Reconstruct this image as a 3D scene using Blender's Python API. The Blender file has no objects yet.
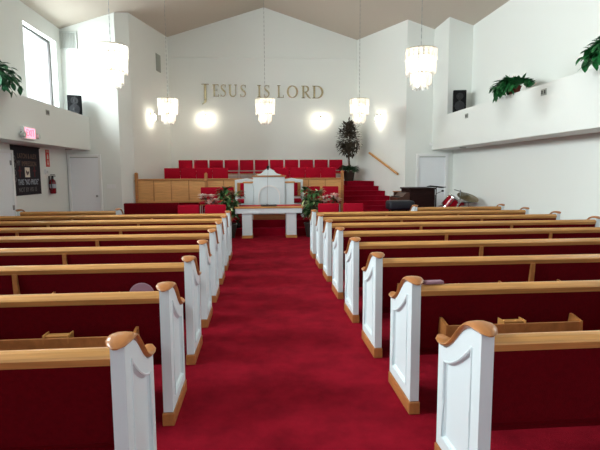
import bpy, bmesh, math, random
from mathutils import Vector, Matrix
R = random.Random(7)
PI = math.pi
scn = bpy.context.scene
COL = scn.collection
S3 = lambda r, g, b: tuple(((c/255)/12.92 if c/255 <= .04045 else ((c/255+.055)/1.055)**2.4) for c in (r, g, b)) + (1,)

# ------------------------------------------------------------------ materials
MATS = {}
def mat(name, rgb, rough=.5, metal=0, noise=None, grain=None, bump=None, emit=None, estr=0, sheen=0, spec=None, trans=None):
    """Principled material; noise=(scale, amount), grain=(stretch vector, scale, amount), bump=(scale, strength)"""
    m = bpy.data.materials.new(name); m.use_nodes = True
    nt = m.node_tree; b = nt.nodes['Principled BSDF']
    c = S3(*rgb)
    b.inputs['Base Color'].default_value = c
    b.inputs['Roughness'].default_value = rough
    b.inputs['Metallic'].default_value = metal
    if spec is not None: b.inputs['Specular IOR Level'].default_value = spec
    if sheen:
        b.inputs['Sheen Weight'].default_value = sheen
        b.inputs['Sheen Roughness'].default_value = .5
    tc = nt.nodes.new('ShaderNodeTexCoord')
    def ramp(fac, amt):
        mx = nt.nodes.new('ShaderNodeMix'); mx.data_type = 'RGBA'
        lo = tuple(x*(1-amt) for x in c[:3]) + (1,); hi = tuple(min(1, x*(1+amt)) for x in c[:3]) + (1,)
        mx.inputs[6].default_value = lo; mx.inputs[7].default_value = hi
        nt.links.new(fac, mx.inputs[0]); nt.links.new(mx.outputs[2], b.inputs['Base Color'])
    if noise:
        n = nt.nodes.new('ShaderNodeTexNoise'); n.inputs['Scale'].default_value = noise[0]; n.inputs['Detail'].default_value = 6
        n.inputs['Roughness'].default_value = .65
        nt.links.new(tc.outputs['Object'], n.inputs['Vector'])
        rp = nt.nodes.new('ShaderNodeMapRange'); rp.inputs[1].default_value = .3; rp.inputs[2].default_value = .7
        nt.links.new(n.outputs[0], rp.inputs[0]); ramp(rp.outputs[0], noise[1])
    if grain:
        mp = nt.nodes.new('ShaderNodeMapping'); mp.inputs['Scale'].default_value = grain[0]
        nt.links.new(tc.outputs['Object'], mp.inputs['Vector'])
        n = nt.nodes.new('ShaderNodeTexNoise'); n.inputs['Scale'].default_value = grain[1]; n.inputs['Detail'].default_value = 5
        n.inputs['Distortion'].default_value = .6
        nt.links.new(mp.outputs[0], n.inputs['Vector'])
        rp = nt.nodes.new('ShaderNodeMapRange'); rp.inputs[1].default_value = .3; rp.inputs[2].default_value = .7
        nt.links.new(n.outputs[0], rp.inputs[0]); ramp(rp.outputs[0], grain[2])
    if bump:
        n = nt.nodes.new('ShaderNodeTexNoise'); n.inputs['Scale'].default_value = bump[0]; n.inputs['Detail'].default_value = 4
        nt.links.new(tc.outputs['Object'], n.inputs['Vector'])
        bp = nt.nodes.new('ShaderNodeBump'); bp.inputs['Strength'].default_value = bump[1]; bp.inputs['Distance'].default_value = .02
        nt.links.new(n.outputs[0], bp.inputs['Height']); nt.links.new(bp.outputs[0], b.inputs['Normal'])
    if emit:
        b.inputs['Emission Color'].default_value = S3(*emit); b.inputs['Emission Strength'].default_value = estr
    if trans:   # thin pane / crystal: part transparent, part translucent diffuse, a little gloss
        out = nt.nodes['Material Output']
        tr = nt.nodes.new('ShaderNodeBsdfTransparent'); tl = nt.nodes.new('ShaderNodeBsdfTranslucent'); tl.inputs[0].default_value = c
        mx = nt.nodes.new('ShaderNodeMixShader'); mx.inputs[0].default_value = trans
        nt.links.new(tl.outputs[0], mx.inputs[1]); nt.links.new(tr.outputs[0], mx.inputs[2])
        gl = nt.nodes.new('ShaderNodeBsdfGlossy'); gl.inputs['Roughness'].default_value = .15
        m2 = nt.nodes.new('ShaderNodeMixShader'); m2.inputs[0].default_value = .08
        nt.links.new(mx.outputs[0], m2.inputs[1]); nt.links.new(gl.outputs[0], m2.inputs[2])
        nt.links.new(m2.outputs[0], out.inputs['Surface'])
    MATS[name] = m
    return m
mat('wall_paint', (227, 231, 227), .85, bump=(45, .06))
mat('ceiling_paint', (190, 181, 168), .95, bump=(60, .12))
mat('trim_white', (232, 234, 234), .5)
mat('door_white', (236, 240, 244), .5)
mat('carpet', (138, 18, 36), 1, noise=(3.2, .3), bump=(160, .55), spec=.05)
mat('carpet_riser', (138, 12, 34), 1, noise=(6, .12), bump=(160, .4), spec=.05)
mat('pew_white', (218, 230, 234), .42)
mat('pew_fabric', (94, 3, 15), .95, noise=(40, .15), bump=(220, .3), spec=.08)
mat('chair_red', (168, 5, 38), .9, noise=(30, .08), bump=(200, .25), spec=.2)
mat('oak', (200, 146, 84), .3, grain=((.6, 9, 9), 3.2, .22))
mat('oak_cap', (172, 113, 64), .3, grain=((3, 1, 3), 5, .2))
mat('oak_panel', (212, 158, 96), .4, grain=((.7, 4, 9), 4, .14))
mat('oak_trim', (176, 120, 66), .35, grain=((.7, 4, 6), 5, .18))
mat('dark_wood', (36, 16, 14), .7, spec=.15, grain=((1, 1, 6), 4, .3))
mat('mid_wood', (72, 42, 30), .35, grain=((1, 1, 6), 4, .25))
mat('navy_vinyl', (14, 19, 32), .5, bump=(80, .1))
mat('black_plastic', (11, 12, 15), .6, spec=.2)
mat('black_grille', (18, 20, 24), .6, bump=(300, .5))
mat('speaker_cone', (26, 28, 33), .5)
mat('chrome', (205, 205, 205), .2, 1)
mat('grey_metal', (150, 152, 152), .35, .8)
mat('pale_metal', (206, 206, 200), .4, .3)
mat('gold', (186, 174, 142), .26, .85)
mat('brass_cymbal', (120, 108, 78), .35, .85, noise=(30, .2))
mat('drum_red', (168, 14, 34), .2)
mat('drum_skin', (198, 196, 196), .6)
mat('leaf_fern', (30, 104, 52), .5, noise=(9, .45))
mat('leaf_fern_deep', (20, 86, 50), .5, noise=(9, .45))
mat('leaf_ficus', (58, 50, 38), .6, noise=(6, .5))
mat('leaf_pot', (38, 72, 42), .5, noise=(12, .5))
mat('leaf_dracaena', (62, 104, 56), .45, noise=(14, .7))
mat('leaf_pale', (196, 206, 150), .5, noise=(14, .2))
mat('bark', (92, 72, 56), .9, noise=(20, .3))
mat('terracotta', (128, 52, 40), .8)
mat('dark_pot', (40, 30, 26), .6, noise=(30, .3))
mat('basket', (56, 40, 30), .8, bump=(120, .6))
mat('petal_pink', (246, 190, 186), .6, noise=(20, .2))
mat('petal_white', (240, 226, 214), .6)
mat('petal_red', (196, 36, 30), .6, noise=(20, .25))
mat('runner_red', (186, 40, 46), .9, bump=(150, .2))
mat('banner_black', (28, 24, 32), .85, noise=(12, .2))
mat('print_white', (165, 173, 184), .8)
mat('print_grey', (112, 108, 108), .8)
mat('print_tan', (116, 92, 80), .8)
mat('print_red', (96, 26, 34), .8)
mat('print_cream', (226, 218, 200), .8)
mat('sign_red', (206, 44, 34), .5)
mat('exit_panel', (255, 160, 180), .5, emit=(255, 160, 182), estr=.5)
mat('exit_letter', (230, 80, 110), .5, emit=(240, 100, 128), estr=.6)
mat('ext_red', (120, 16, 26), .25)
mat('ext_black', (24, 24, 30), .5)
mat('bulb', (255, 250, 240), .5, emit=(255, 244, 226), estr=11)
mat('sconce_glass', (255, 250, 240), .5, emit=(255, 243, 222), estr=34)
mat('crystal', (255, 253, 248), .2, trans=.42)
mat('pane', (250, 252, 255), .1, trans=.96)
mat('frame_dark', (40, 37, 35), .5)
mat('vent_grey', (196, 202, 198), .6)
mat('vent_dark', (160, 164, 156), .7)
mat('mauve', (150, 112, 126), .8)
mat('book_dark', (40, 34, 36), .6)

# ------------------------------------------------------------------ mesh helpers
def bm_new(): return bmesh.new()
def add_box(bm, x0, x1, y0, y1, z0, z1, M=None):
    vs = [Vector((x, y, z)) for z in (z0, z1) for y in (y0, y1) for x in (x0, x1)]
    if M: vs = [M @ v for v in vs]
    v = [bm.verts.new(p) for p in vs]
    for f in ((0, 2, 3, 1), (4, 5, 7, 6), (0, 1, 5, 4), (2, 6, 7, 3), (0, 4, 6, 2), (1, 3, 7, 5)):
        bm.faces.new([v[i] for i in f])
    return v
def add_prism(bm, pts, axis, a, b):
    """extrude polygon (2D pts) along axis from a to b. axis x: pts=(y,z); y: pts=(x,z); z: pts=(x,y)"""
    mk = {'x': lambda p, t: (t, p[0], p[1]), 'y': lambda p, t: (p[0], t, p[1]), 'z': lambda p, t: (p[0], p[1], t)}[axis]
    A = [bm.verts.new(mk(p, a)) for p in pts]; B = [bm.verts.new(mk(p, b)) for p in pts]
    n = len(pts)
    bm.faces.new(A); bm.faces.new(B[::-1])
    for i in range(n):
        bm.faces.new([A[i], B[i], B[(i+1) % n], A[(i+1) % n]][::-1])
def frame_of(d):
    d = d.normalized(); u = Vector((0, 0, 1)) if abs(d.z) < .9 else Vector((1, 0, 0))
    a = d.cross(u).normalized(); return a, d.cross(a).normalized()
def add_tube(bm, pts, r, n=8, cap=True):
    pts = [Vector(p) for p in pts]; rs = r if isinstance(r, (list, tuple)) else [r]*len(pts)
    rings = []
    for i, p in enumerate(pts):
        d = (pts[min(i+1, len(pts)-1)] - pts[max(i-1, 0)])
        a, b = frame_of(d)
        rings.append([bm.verts.new(p + (a*math.cos(2*PI*k/n) + b*math.sin(2*PI*k/n))*rs[i]) for k in range(n)])
    for i in range(len(rings)-1):
        for k in range(n):
            bm.faces.new([rings[i][k], rings[i][(k+1) % n], rings[i+1][(k+1) % n], rings[i+1][k]])
    if cap:
        bm.faces.new(rings[0][::-1]); bm.faces.new(rings[-1])
def add_lathe(bm, prof, n=20, M=None, c=(0, 0, 0)):
    """prof: (radius, z) list"""
    rings = []
    for r, z in prof:
        ring = []
        for k in range(n):
            p = Vector((c[0] + r*math.cos(2*PI*k/n), c[1] + r*math.sin(2*PI*k/n), c[2] + z))
            ring.append(bm.verts.new(M @ p if M else p))
        rings.append(ring)
    for i in range(len(rings)-1):
        for k in range(n):
            bm.faces.new([rings[i][k], rings[i][(k+1) % n], rings[i+1][(k+1) % n], rings[i+1][k]])
    bm.faces.new(rings[0][::-1]); bm.faces.new(rings[-1])
def add_ball(bm, c, r, sub=2, sc=(1, 1, 1)):
    M = Matrix.Translation(c) @ Matrix.Diagonal((sc[0], sc[1], sc[2], 1))
    bmesh.ops.create_icosphere(bm, subdivisions=sub, radius=r, matrix=M)
def add_cushion(bm, x0, x1, y0, y1, z0, z1, bev=.02, M=None):
    b2 = bmesh.new(); add_box(b2, x0, x1, y0, y1, z0, z1, M)
    bmesh.ops.bevel(b2, geom=list(b2.edges), offset=bev, segments=3, affect='EDGES', profile=.5)
    merge(bm, b2)
def merge(bm, b2):
    mp = {}
    for v in b2.verts: mp[v] = bm.verts.new(v.co)
    for f in b2.faces:
        try: bm.faces.new([mp[v] for v in f.verts])
        except ValueError: pass
    b2.free()
def add_leaf(bm, base, d, up, L, W, droop=.4, fold=.15, seg=4):
    """a curved leaf blade with a folded midrib"""
    d = Vector(d).normalized(); up = Vector(up)
    p = Vector(base); prev = None
    for i in range(seg+1):
        t = i/seg
        side = d.cross(Vector((0, 0, 1)))
        if side.length < .05: side = d.cross(Vector((1, 0, 0)))
        side.normalize(); nrm = side.cross(d).normalized()
        w = W*.5*(math.sin(PI*min(1, .08+.92*t)**.8) if t < 1 else 0.02)
        w = max(w, W*.03)
        row = [bm.verts.new(p - side*w + nrm*w*fold), bm.verts.new(p), bm.verts.new(p + side*w + nrm*w*fold)]
        if prev:
            bm.faces.new([prev[0], prev[1], row[1], row[0]]); bm.faces.new([prev[1], prev[2], row[2], row[1]])
        prev = row
        p = p + d*(L/seg)
        d = (d + Vector((0, 0, -droop/seg))).normalized()
def obj(name, bm, m, parent=None, smooth=False, bevel=None):
    bmesh.ops.recalc_face_normals(bm, faces=bm.faces)
    if bevel: bmesh.ops.bevel(bm, geom=[e for e in bm.edges if len(e.link_faces) == 2 and e.calc_face_angle(0) > .5], offset=bevel, segments=2, affect='EDGES', profile=.5, clamp_overlap=True)
    me = bpy.data.meshes.new(name); bm.to_mesh(me); bm.free()
    o = bpy.data.objects.new(name, me); COL.objects.link(o)
    me.materials.append(MATS[m] if isinstance(m, str) else m)
    if smooth:
        for p in me.polygons: p.use_smooth = True
        try:
            me.set_sharp_from_angle(angle=math.radians(42))
        except Exception: pass
    if parent: o.parent = parent
    return o
def thing(name, label, cat, loc=(0, 0, 0), rotz=0, group=None):
    o = bpy.data.objects.new(name, None); COL.objects.link(o); o.empty_display_size = .1
    o.location = loc; o.rotation_euler = (0, 0, rotz)
    return tag(o, label, cat, group)
def tag(o, label, cat, group=None):
    o['label'] = label; o['category'] = cat
    if group: o['group'] = group
    return o
def struct(name, bm, m, parent=None, **k):
    o = obj(name, bm, m, parent, **k)
    if not parent: o['kind'] = 'structure'
    return o
KIDS = {}
def dup(root, loc, rotz=None, label=None, group=None, scale=None):
    r = root.copy(); COL.objects.link(r); r.location = loc
    if rotz is not None: r.rotation_euler = (0, 0, rotz)
    if scale: r.scale = scale
    if label: r['label'] = label
    if group: r['group'] = group
    for ch in list(root.children):
        c = ch.copy(); COL.objects.link(c); c.parent = r
        for g in list(ch.children):
            d = g.copy(); COL.objects.link(d); d.parent = c
    return r
ORD = ['first', 'second', 'third', 'fourth', 'fifth', 'sixth', 'seventh', 'eighth', 'ninth', 'tenth', 'eleventh']

# ------------------------------------------------------------------ room shell
ZR, SL = 7.2, .318
ch = lambda x: ZR - SL*abs(x)
XW = 5.48; XL = 4.83; ZB, ZT = 2.25, 3.15
YN = -3.5
def wall(name, path, z0=0, th=.12, m='wall_paint', ztop=None):
    """vertical wall along a path of (x,y); thickness goes to the left of the direction of travel; the top follows the gable"""
    bm = bm_new()
    for (xa, ya), (xb, yb) in zip(path[:-1], path[1:]):
        d = Vector((xb-xa, yb-ya, 0)).normalized(); n = Vector((-d.y, d.x, 0))*th
        za = ztop if ztop else ch(xa)+.03; zb = ztop if ztop else ch(xb)+.03
        q = [(xa, ya), (xb, yb), (xb+n.x, yb+n.y), (xa+n.x, ya+n.y)]
        lo = [bm.verts.new((x, y, z0)) for x, y in q]
        hi = [bm.verts.new((x, y, z)) for (x, y), z in zip(q, (za, zb, zb, za))]
        bm.faces.new(lo[::-1]); bm.faces.new(hi)
        for i in range(4): bm.faces.new([lo[i], lo[(i+1) % 4], hi[(i+1) % 4], hi[i]])
    return struct(name, bm, m)
bm = bm_new(); add_box(bm, -5.7, 5.7, YN, 17.2, -.1, 0); struct('floor', bm, 'carpet')
bm = bm_new()
add_prism(bm, [(-5.8, ch(5.8)), (0, ZR), (5.8, ch(5.8)), (5.8, ch(5.8)+.15), (0, ZR+.15), (-5.8, ch(5.8)+.15)], 'y', YN, 17.3)
struct('ceiling', bm, 'ceiling_paint')
wall('wall_back', [(-3.25, 17), (0, 17), (3.22, 17)])
wall('wall_left_front', [(-5.68, 13.75), (-4.05, 13.75)])
wall('wall_left_corner', [(-4.05, 13.75), (-3.75, 14.04)])
wall('wall_left_chancel', [(-3.75, 14.04), (-3.25, 17)])
wall('wall_right_chancel', [(3.22, 17), (4.04, 13.85)])
wall('wall_right_front', [(4.04, 13.85), (5.68, 13.85)])
# outer walls with high window openings
WIN_L = [(11.68, 13.45), (6.4, 8.2), (1.6, 3.4)]
WIN_R = [(3.2, 5.0)]
WZ0, WZ1 = 3.3, 5.05
def side_wall(name, s, wins):
    bm = bm_new()
    a, b = sorted((s*XW, s*(XW+.22)))
    yend = 13.95
    zt = ch(XW)+.05
    add_box(bm, a, b, YN, yend, 0, WZ0)
    add_box(bm, a, b, YN, yend, WZ1, zt)
    y = YN
    for (y0, y1) in sorted(wins):
        add_box(bm, a, b, y, y0, WZ0, WZ1); y = y1
    add_box(bm, a, b, y, yend, WZ0, WZ1)
    struct(name, bm, 'wall_paint')
side_wall('wall_left', -1, WIN_L); side_wall('wall_right', 1, WIN_R)
wn = 0
for s, wins in ((-1, WIN_L), (1, WIN_R)):
    for (y0, y1) in wins:
        wn += 1
        xo = s*(XW+.2)
        bm = bm_new(); add_box(bm, xo-.004, xo+.004, y0, y1, WZ0, WZ1)
        w = struct('window_%d' % wn, bm, 'pane')
        bm = bm_new()
        xf0, xf1 = sorted((s*(XW+.15), s*(XW+.2)))
        for q in ((y0, y0+.05, WZ0, WZ1), (y1-.05, y1, WZ0, WZ1), (y0+.05, y1-.05, WZ0, WZ0+.05), (y0+.05, y1-.05, WZ1-.05, WZ1)):
            add_box(bm, xf0, xf1, *q)
        obj('window_frame', bm, 'frame_dark', w)
        l = bpy.data.lights.new('daylight', 'AREA'); l.shape = 'RECTANGLE'; l.size = WZ1-WZ0; l.size_y = y1-y0
        l.energy = (85 if y0 > 10 else 270) if s < 0 else 70; l.color = (.90, .99, 1.0)
        lo = bpy.data.objects.new('daylight', l); COL.objects.link(lo)
        lo.location = (s*(XW+.5), (y0+y1)/2, (WZ0+WZ1)/2)
        lo.rotation_euler = (0, s*PI/2, 0)
# bulkheads carrying the plant ledges
for s, nm in ((-1, 'left'), (1, 'right')):
    bm = bm_new(); a, b = sorted((s*XL, s*XW))
    add_box(bm, a, b, YN, 13.75 if s < 0 else 13.85, ZB, ZT)
    struct('trim_bulkhead_'+nm, bm, 'wall_paint', bevel=.008)
bm = bm_new()   # full-height closing piece at the right end of the ledge
za, zb = ch(XL)+.03, ch(XW)+.03
v = [(XL-.05, ZT), (XW, ZT), (XW, zb), (XL-.05, za)]
add_prism(bm, [(XL, ZT), (XW, ZT), (XW, zb), (XL, za)], 'y', 12.75, 13.85)
struct('wall_right_recess', bm, 'wall_paint')
bm = bm_new(); add_prism(bm, [(-3.17, 5.50), (3.17, 5.53), (3.17, 5.555), (-3.17, 5.525)], 'y', 16.94, 17.0)
struct('trim_1', bm, 'wall_paint')

# chancel floor: platform, steps and tiers, all carpeted
ZP = .375
def lx(y): return -3.75 + (y-14.04)*(.5/2.96) if y > 14.04 else -3.75
def rx(y): return 4.04 - (y-13.85)*(.82/3.15)
def slab(name, pts, z0, z1, m='carpet_riser'):
    bm = bm_new(); add_prism(bm, pts, 'z', z0, z1); return struct(name, bm, m)
slab('floor_step', [(-2.6, 12.25), (2.6, 12.25), (2.6, 12.55), (-2.6, 12.55)], 0, .19)
slab('floor_platform', [(-3.7, 12.55), (2.95, 12.55), (2.95, 13.9), (rx(14.3)-.02, 14.3), (rx(14.3)-.02, 14.32), (3.2, 16.95), (-3.2, 16.95), (lx(14.1)+.02, 14.1), (-3.7, 14.0)], 0, ZP)
slab('floor_choir_tier', [(lx(14.06)+.02, 14.06), (2.2, 14.06), (2.2, 15.75), (lx(15.75)+.02, 15.75)], ZP, .925)
slab('floor_choir_back_tier', [(lx(15.75)+.02, 15.75), (2.66, 15.75), (2.66, 16.98), (lx(16.98)+.02, 16.98)], ZP, 1.2)
st = [(13.86, .49), (14.1, .605), (14.38, .74), (14.66, .88), (14.95, 1.026), (15.36, 1.17), (15.67, 1.325)]
bm = bm_new()
for i, (y, z) in enumerate(st):
    y1 = 16.98
    zlo = 0 if i == 0 else st[i-1][1]
    x0 = 2.26 if i < len(st)-1 else 2.67
    if i < len(st)-1: y1 = st[-1][0]+.02
    add_prism(bm, [(x0, y), (rx(y)-.02, y), (rx(y1)-.02, y1), (x0, y1)], 'z', zlo if i < len(st)-1 else 0, z)
    add_box(bm, x0, rx(y)-.02, y-.02, y, z-.035, z)       # nosing
struct('floor_stairs', bm, 'carpet_riser')
# baseboards
bm = bm_new(); add_box(bm, XW-.015, XW, YN, 13.8, 0, .1); struct('baseboard_right', bm, 'trim_white')
bm = bm_new(); add_box(bm, -XW, -XW+.015, YN, 9.7, 0, .1); add_box(bm, -XW, -XW+.015, 10.95, 13.7, 0, .1); struct('baseboard_left', bm, 'trim_white')

# doors
def door_front(name, x0, x1, y, z1, hinge, tw=.07):
    bm = bm_new(); add_box(bm, x0, x1, y-.02, y+.01, 0, z1)
    d = struct(name, bm, 'door_white')
    bm = bm_new()
    add_box(bm, x0-tw, x0, y-.045, y-.001, 0, z1+tw); add_box(bm, x1, x1+tw, y-.045, y-.001, 0, z1+tw); add_box(bm, x0, x1, y-.045, y-.001, z1, z1+tw)
    obj('door_frame', bm, 'trim_white', d, bevel=.006)
    if hinge:
        bm = bm_new(); add_lathe(bm, [(.012, 0), (.012, .03), (.03, .04), (.032, .065), (.018, .078)], 14, Matrix.Translation((hinge, y-.02, 1.0)) @ Matrix.Rotation(PI/2, 4, 'X'))
        obj('door_knob', bm, 'grey_metal', d, smooth=True)
    bm = bm_new(); add_box(bm, x0, x1, y-.035, y-.021, z1-.02, z1); obj('door_stop', bm, 'vent_dark', d)
door_front('door_1', -5.39, -4.64, 13.75, 2.07, -4.70)
door_front('door_2', 4.45, 5.24, 13.85, 2.06, None, .08)
bm = bm_new(); add_box(bm, -XW-.01, -XW+.02, 9.82, 10.72, 0, 2.05); d = struct('door_3', bm, 'door_white')
bm = bm_new(); add_box(bm, -XW+.0, -XW+.045, 9.75, 9.82, 0, 2.12); add_box(bm, -XW, -XW+.045, 10.72, 10.79, 0, 2.12); add_box(bm, -XW, -XW+.045, 9.82, 10.72, 2.05, 2.12)
obj('door_frame', bm, 'trim_white', d, bevel=.006)
for z in (.3, .85, 1.8):
    bm = bm_new(); add_box(bm, -XW+.02, -XW+.034, 10.66, 10.72, z, z+.1); obj('hinge', bm, 'grey_metal', d)

# ------------------------------------------------------------------ pews
def scurve():
    # (y,z) of the top of the white end, rear to front
    return [(0, .880), (.05, .888), (.10, .885), (.15, .868), (.19, .842), (.23, .808), (.27, .771), (.31, .734), (.35, .702), (.39, .678), (.43, .667), (.47, .666), (.50, .672)]
def pew_end_mesh(s, outward):
    """white end, x 0..0.06 (times s); outward=-1 the panelled face is at x=0, +1 at x=.06"""
    bm = bm_new(); top = scurve(); n = len(top)
    outer = top + [(.50, .09), (.0, .09)]
    # matching inner loop: panel outline (closed curve with same number of points)
    inn = []
    for i in range(n):
        t = i/(n-1); inn.append((.09+.33*t, .597+.195*(1-t)**1.6))
    inner = inn + [(.42, .165), (.09, .165)]
    cy = sum(p[0] for p in inner)/len(inner)
    groove = []
    for k, (y, z) in enumerate(inner):
        t = (y-.09)/.33
        yy = .09+.013+(.33-.026)*t
        groove.append((yy, z+.014 if k >= n else z-.013-.014*(1-t)))
    N = len(outer)
    xf, xb = (0, .06) if outward < 0 else (.06, 0)
    sg = 1 if outward < 0 else -1
    F = [bm.verts.new((s*xf, y, z)) for y, z in outer]; B = [bm.verts.new((s*xb, y, z)) for y, z in outer]
    I = [bm.verts.new((s*xf, y, z)) for y, z in inner]
    G = [bm.verts.new((s*(xf+sg*.016), y, z)) for y, z in groove]
    for i in range(N):
        j = (i+1) % N
        bm.faces.new([F[i], F[j], B[j], B[i]]); bm.faces.new([F[i], F[j], I[j], I[i]]); bm.faces.new([I[i], I[j], G[j], G[i]])
    bm.faces.new(B); bm.faces.new(G)
    return bm
def pew_cap_mesh(s):
    pts = [(-.03, .884), (-.01, .893), (.03, .902), (.07, .903), (.11, .896), (.15, .880), (.19, .855), (.23, .822), (.27, .785), (.31, .748), (.35, .718), (.39, .697), (.43, .686), (.47, .683), (.515, .686), (.56, .692)]
    hw = [.012, .040, .056, .058, .056, .053, .051, .050, .049, .048, .048, .048, .049, .050, .044, .016]
    hh = [.004, .011, .016, .018, .018, .018, .017, .017, .017, .017, .017, .016, .014, .010, .006, .003]
    bm = bm_new(); rings = []
    for i, (y, z) in enumerate(pts):
        a = pts[max(0, i-1)]; b = pts[min(len(pts)-1, i+1)]
        t = Vector((0, b[0]-a[0], b[1]-a[1])).normalized(); nn = Vector((0, -t.z, t.y))
        c = Vector((s*.03, y, z)); ring = []
        for k in range(12):
            an = 2*PI*k/12; cx, sx = math.cos(an), math.sin(an)
            ex = math.copysign(abs(cx)**.9, cx); ez = math.copysign(abs(sx)**.9, sx)
            ring.append(bm.verts.new(c + Vector((hw[i]*ex, 0, 0)) + nn*(hh[i]*ez)))
        rings.append(ring)
    for i in range(len(rings)-1):
        for k in range(12): bm.faces.new([rings[i][k], rings[i][(k+1) % 12], rings[i+1][(k+1) % 12], rings[i+1][k]])
    bm.faces.new(rings[0][::-1]); bm.faces.new(rings[-1])
    return bm
def make_pew(s, L, label, group, loc, racks, nsup):
    t = thing('pew', label, 'pew', loc, 0, group)
    for k in (0, 1):
        e = obj('end_panel', pew_end_mesh(s, -1 if k == 0 else 1), 'pew_white', t)
        e.location = (0 if k == 0 else s*(L-.06), 0, 0); e['label'] = 'white panelled pew end'
        obj('end_cap', pew_cap_mesh(s), 'oak_cap', e, smooth=True)
        xf = 0 if k == 0 else s*.06
        lp = [(xf, .09+.33*q/12, .597+.195*(1-q/12)**1.6) for q in range(13)] + [(xf, .42, .38), (xf, .42, .165), (xf, .25, .165), (xf, .09, .165), (xf, .09, .48), (xf, .09, .792)]
        bm = bm_new(); add_tube(bm, lp, .007, 6); obj('panel_moulding', bm, 'pew_white', e, smooth=True)
        bm = bm_new(); add_box(bm, *sorted((-.008*s, .068*s)), -.008, .508, 0, .085); obj('base_block', bm, 'oak_cap', e, bevel=.006)
    x0, x1 = sorted((s*.061, s*(L-.061)))
    b2 = bm_new(); add_prism(b2, [(.016, .796), (-.002, .834), (.004, .845), (.022, .862), (.036, .868), (.056, .866), (.064, .855), (.064, .80), (.03, .797)], 'x', x0, x1)
    obj('top_rail', b2, 'oak', t)
    bm = bm_new(); add_prism(bm, [(.014, .805), (.054, .805), (.135, .44), (.10, .41), (.075, .425)], 'x', x0, x1)
    obj('backrest', bm, 'pew_fabric', t)
    bm = bm_new(); add_cushion(bm, x0, x1, .10, .505, .385, .445, .018); obj('seat_cushion', bm, 'pew_fabric', t, smooth=True)
    bm = bm_new(); add_box(bm, x0, x1, .13, .49, .355, .384); obj('seat_board', bm, 'pew_fabric', t)
    for i in range(nsup):
        xc = s*L*(i+1)/(nsup+1)
        bm = bm_new()
        add_prism(bm, [(-.004, .803), (.012, .803), (.072, .425), (.13, .38), (.48, .354), (.47, 0), (.42, 0), (.40, .30), (.12, .30), (.10, 0), (.04, 0), (.035, .38), (.02, .5), (.004, .66)], 'x', xc-.018, xc+.018)
        obj('support', bm, 'oak_cap', t)
    if racks:
        for i in range(nsup+1):
            a, b = s*L*i/(nsup+1), s*L*(i+1)/(nsup+1)
            a, b = sorted((a, b)); w = .443; c = (a+b)/2 - s*.042 if i == 0 else (a+b)/2
            bm = bm_new()
            add_box(bm, c-w, c+w, -.085, -.070, .52, .626)          # front board
            add_box(bm, c-w, c+w, -.070, .05, .52, .535)           # floor of the rack
            rk = obj('book_rack', bm, 'oak_cap', t, bevel=.003)
            for q in (-1, 1):
                bm = bm_new(); xx = c+q*(w+.008)
                add_prism(bm, [(-.09, .515), (.055, .515), (.03, .650), (.012, .650), (-.087, .630)], 'x', xx-.008, xx+.008)
                obj('rack_bracket', bm, 'oak_cap', rk)
            bm = bm_new(); add_box(bm, c-.07, c+.07, -.068, -.02, .628, .637); add_box(bm, c-.076, c-.068, -.085, -.0, .59, .645); add_box(bm, c+.068, c+.076, -.085, -.0, .59, .645)
            add_box(bm, c-.068, c+.068, -.06, -.055, .59, .64)
            obj('card_holder', bm, 'oak', rk, bevel=.002)
    return t
Y0, SP = 1.985, .981
LP = 4.20
rowname = ['nearest row to the camera', 'second row from the camera', 'third row from the camera', 'fourth row from the camera', 'fifth row from the camera', 'sixth row from the camera', 'seventh row from the camera', 'front row nearest the altar table']
for s, nm in ((-1, 'left'), (1, 'right')):
    g = 'long red pews on the %s of the aisle' % nm
    lab = lambda i: 'long red pew with white end, %s of aisle, %s' % (nm, rowname[i])
    first = make_pew(s, LP, lab(0), g, (s*.771, Y0, 0), False, 2)
    p1 = make_pew(s, LP, lab(1), g, (s*.771, Y0+SP, 0), True, 2)
    for i in range(2, 8):
        dup(p1, (s*.771, Y0+SP*i, 0), label=lab(i))
    make_pew(s, 1.96, 'short red pew in front of the %s pew rows with both white ends showing' % nm, None, (s*3.03, Y0+SP*8, 0), False, 0)

# pale round hand fans tucked behind rails of second pews
bm = bm_new(); add_lathe(bm, [(.10, 0), (.105, .004), (.10, .008)], 28, Matrix.Translation((0, 0, .10)) @ Matrix.Rotation(PI/2, 4, 'X'))
add_box(bm, -.008, .008, -.008, .0, .024, .03)
o = obj('hand_fan', bm, 'mauve'); o.location = (-1.172, 3.905, .515); o.rotation_euler = (-.1, 0, 0)
tag(o, 'round mauve hand fan sticking up behind second pew on the left', 'fan')
bm = bm_new()
add_cushion(bm, 0, .13, 0, .05, 0, .022, .008, Matrix.Rotation(.1, 4, 'Z'))
o = obj('folded_cloth', bm, 'mauve', smooth=True); o.location = (.868, 2.985, .8695)
tag(o, 'small folded mauve cloth on top rail of second pew on the right', 'cloth')

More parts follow.
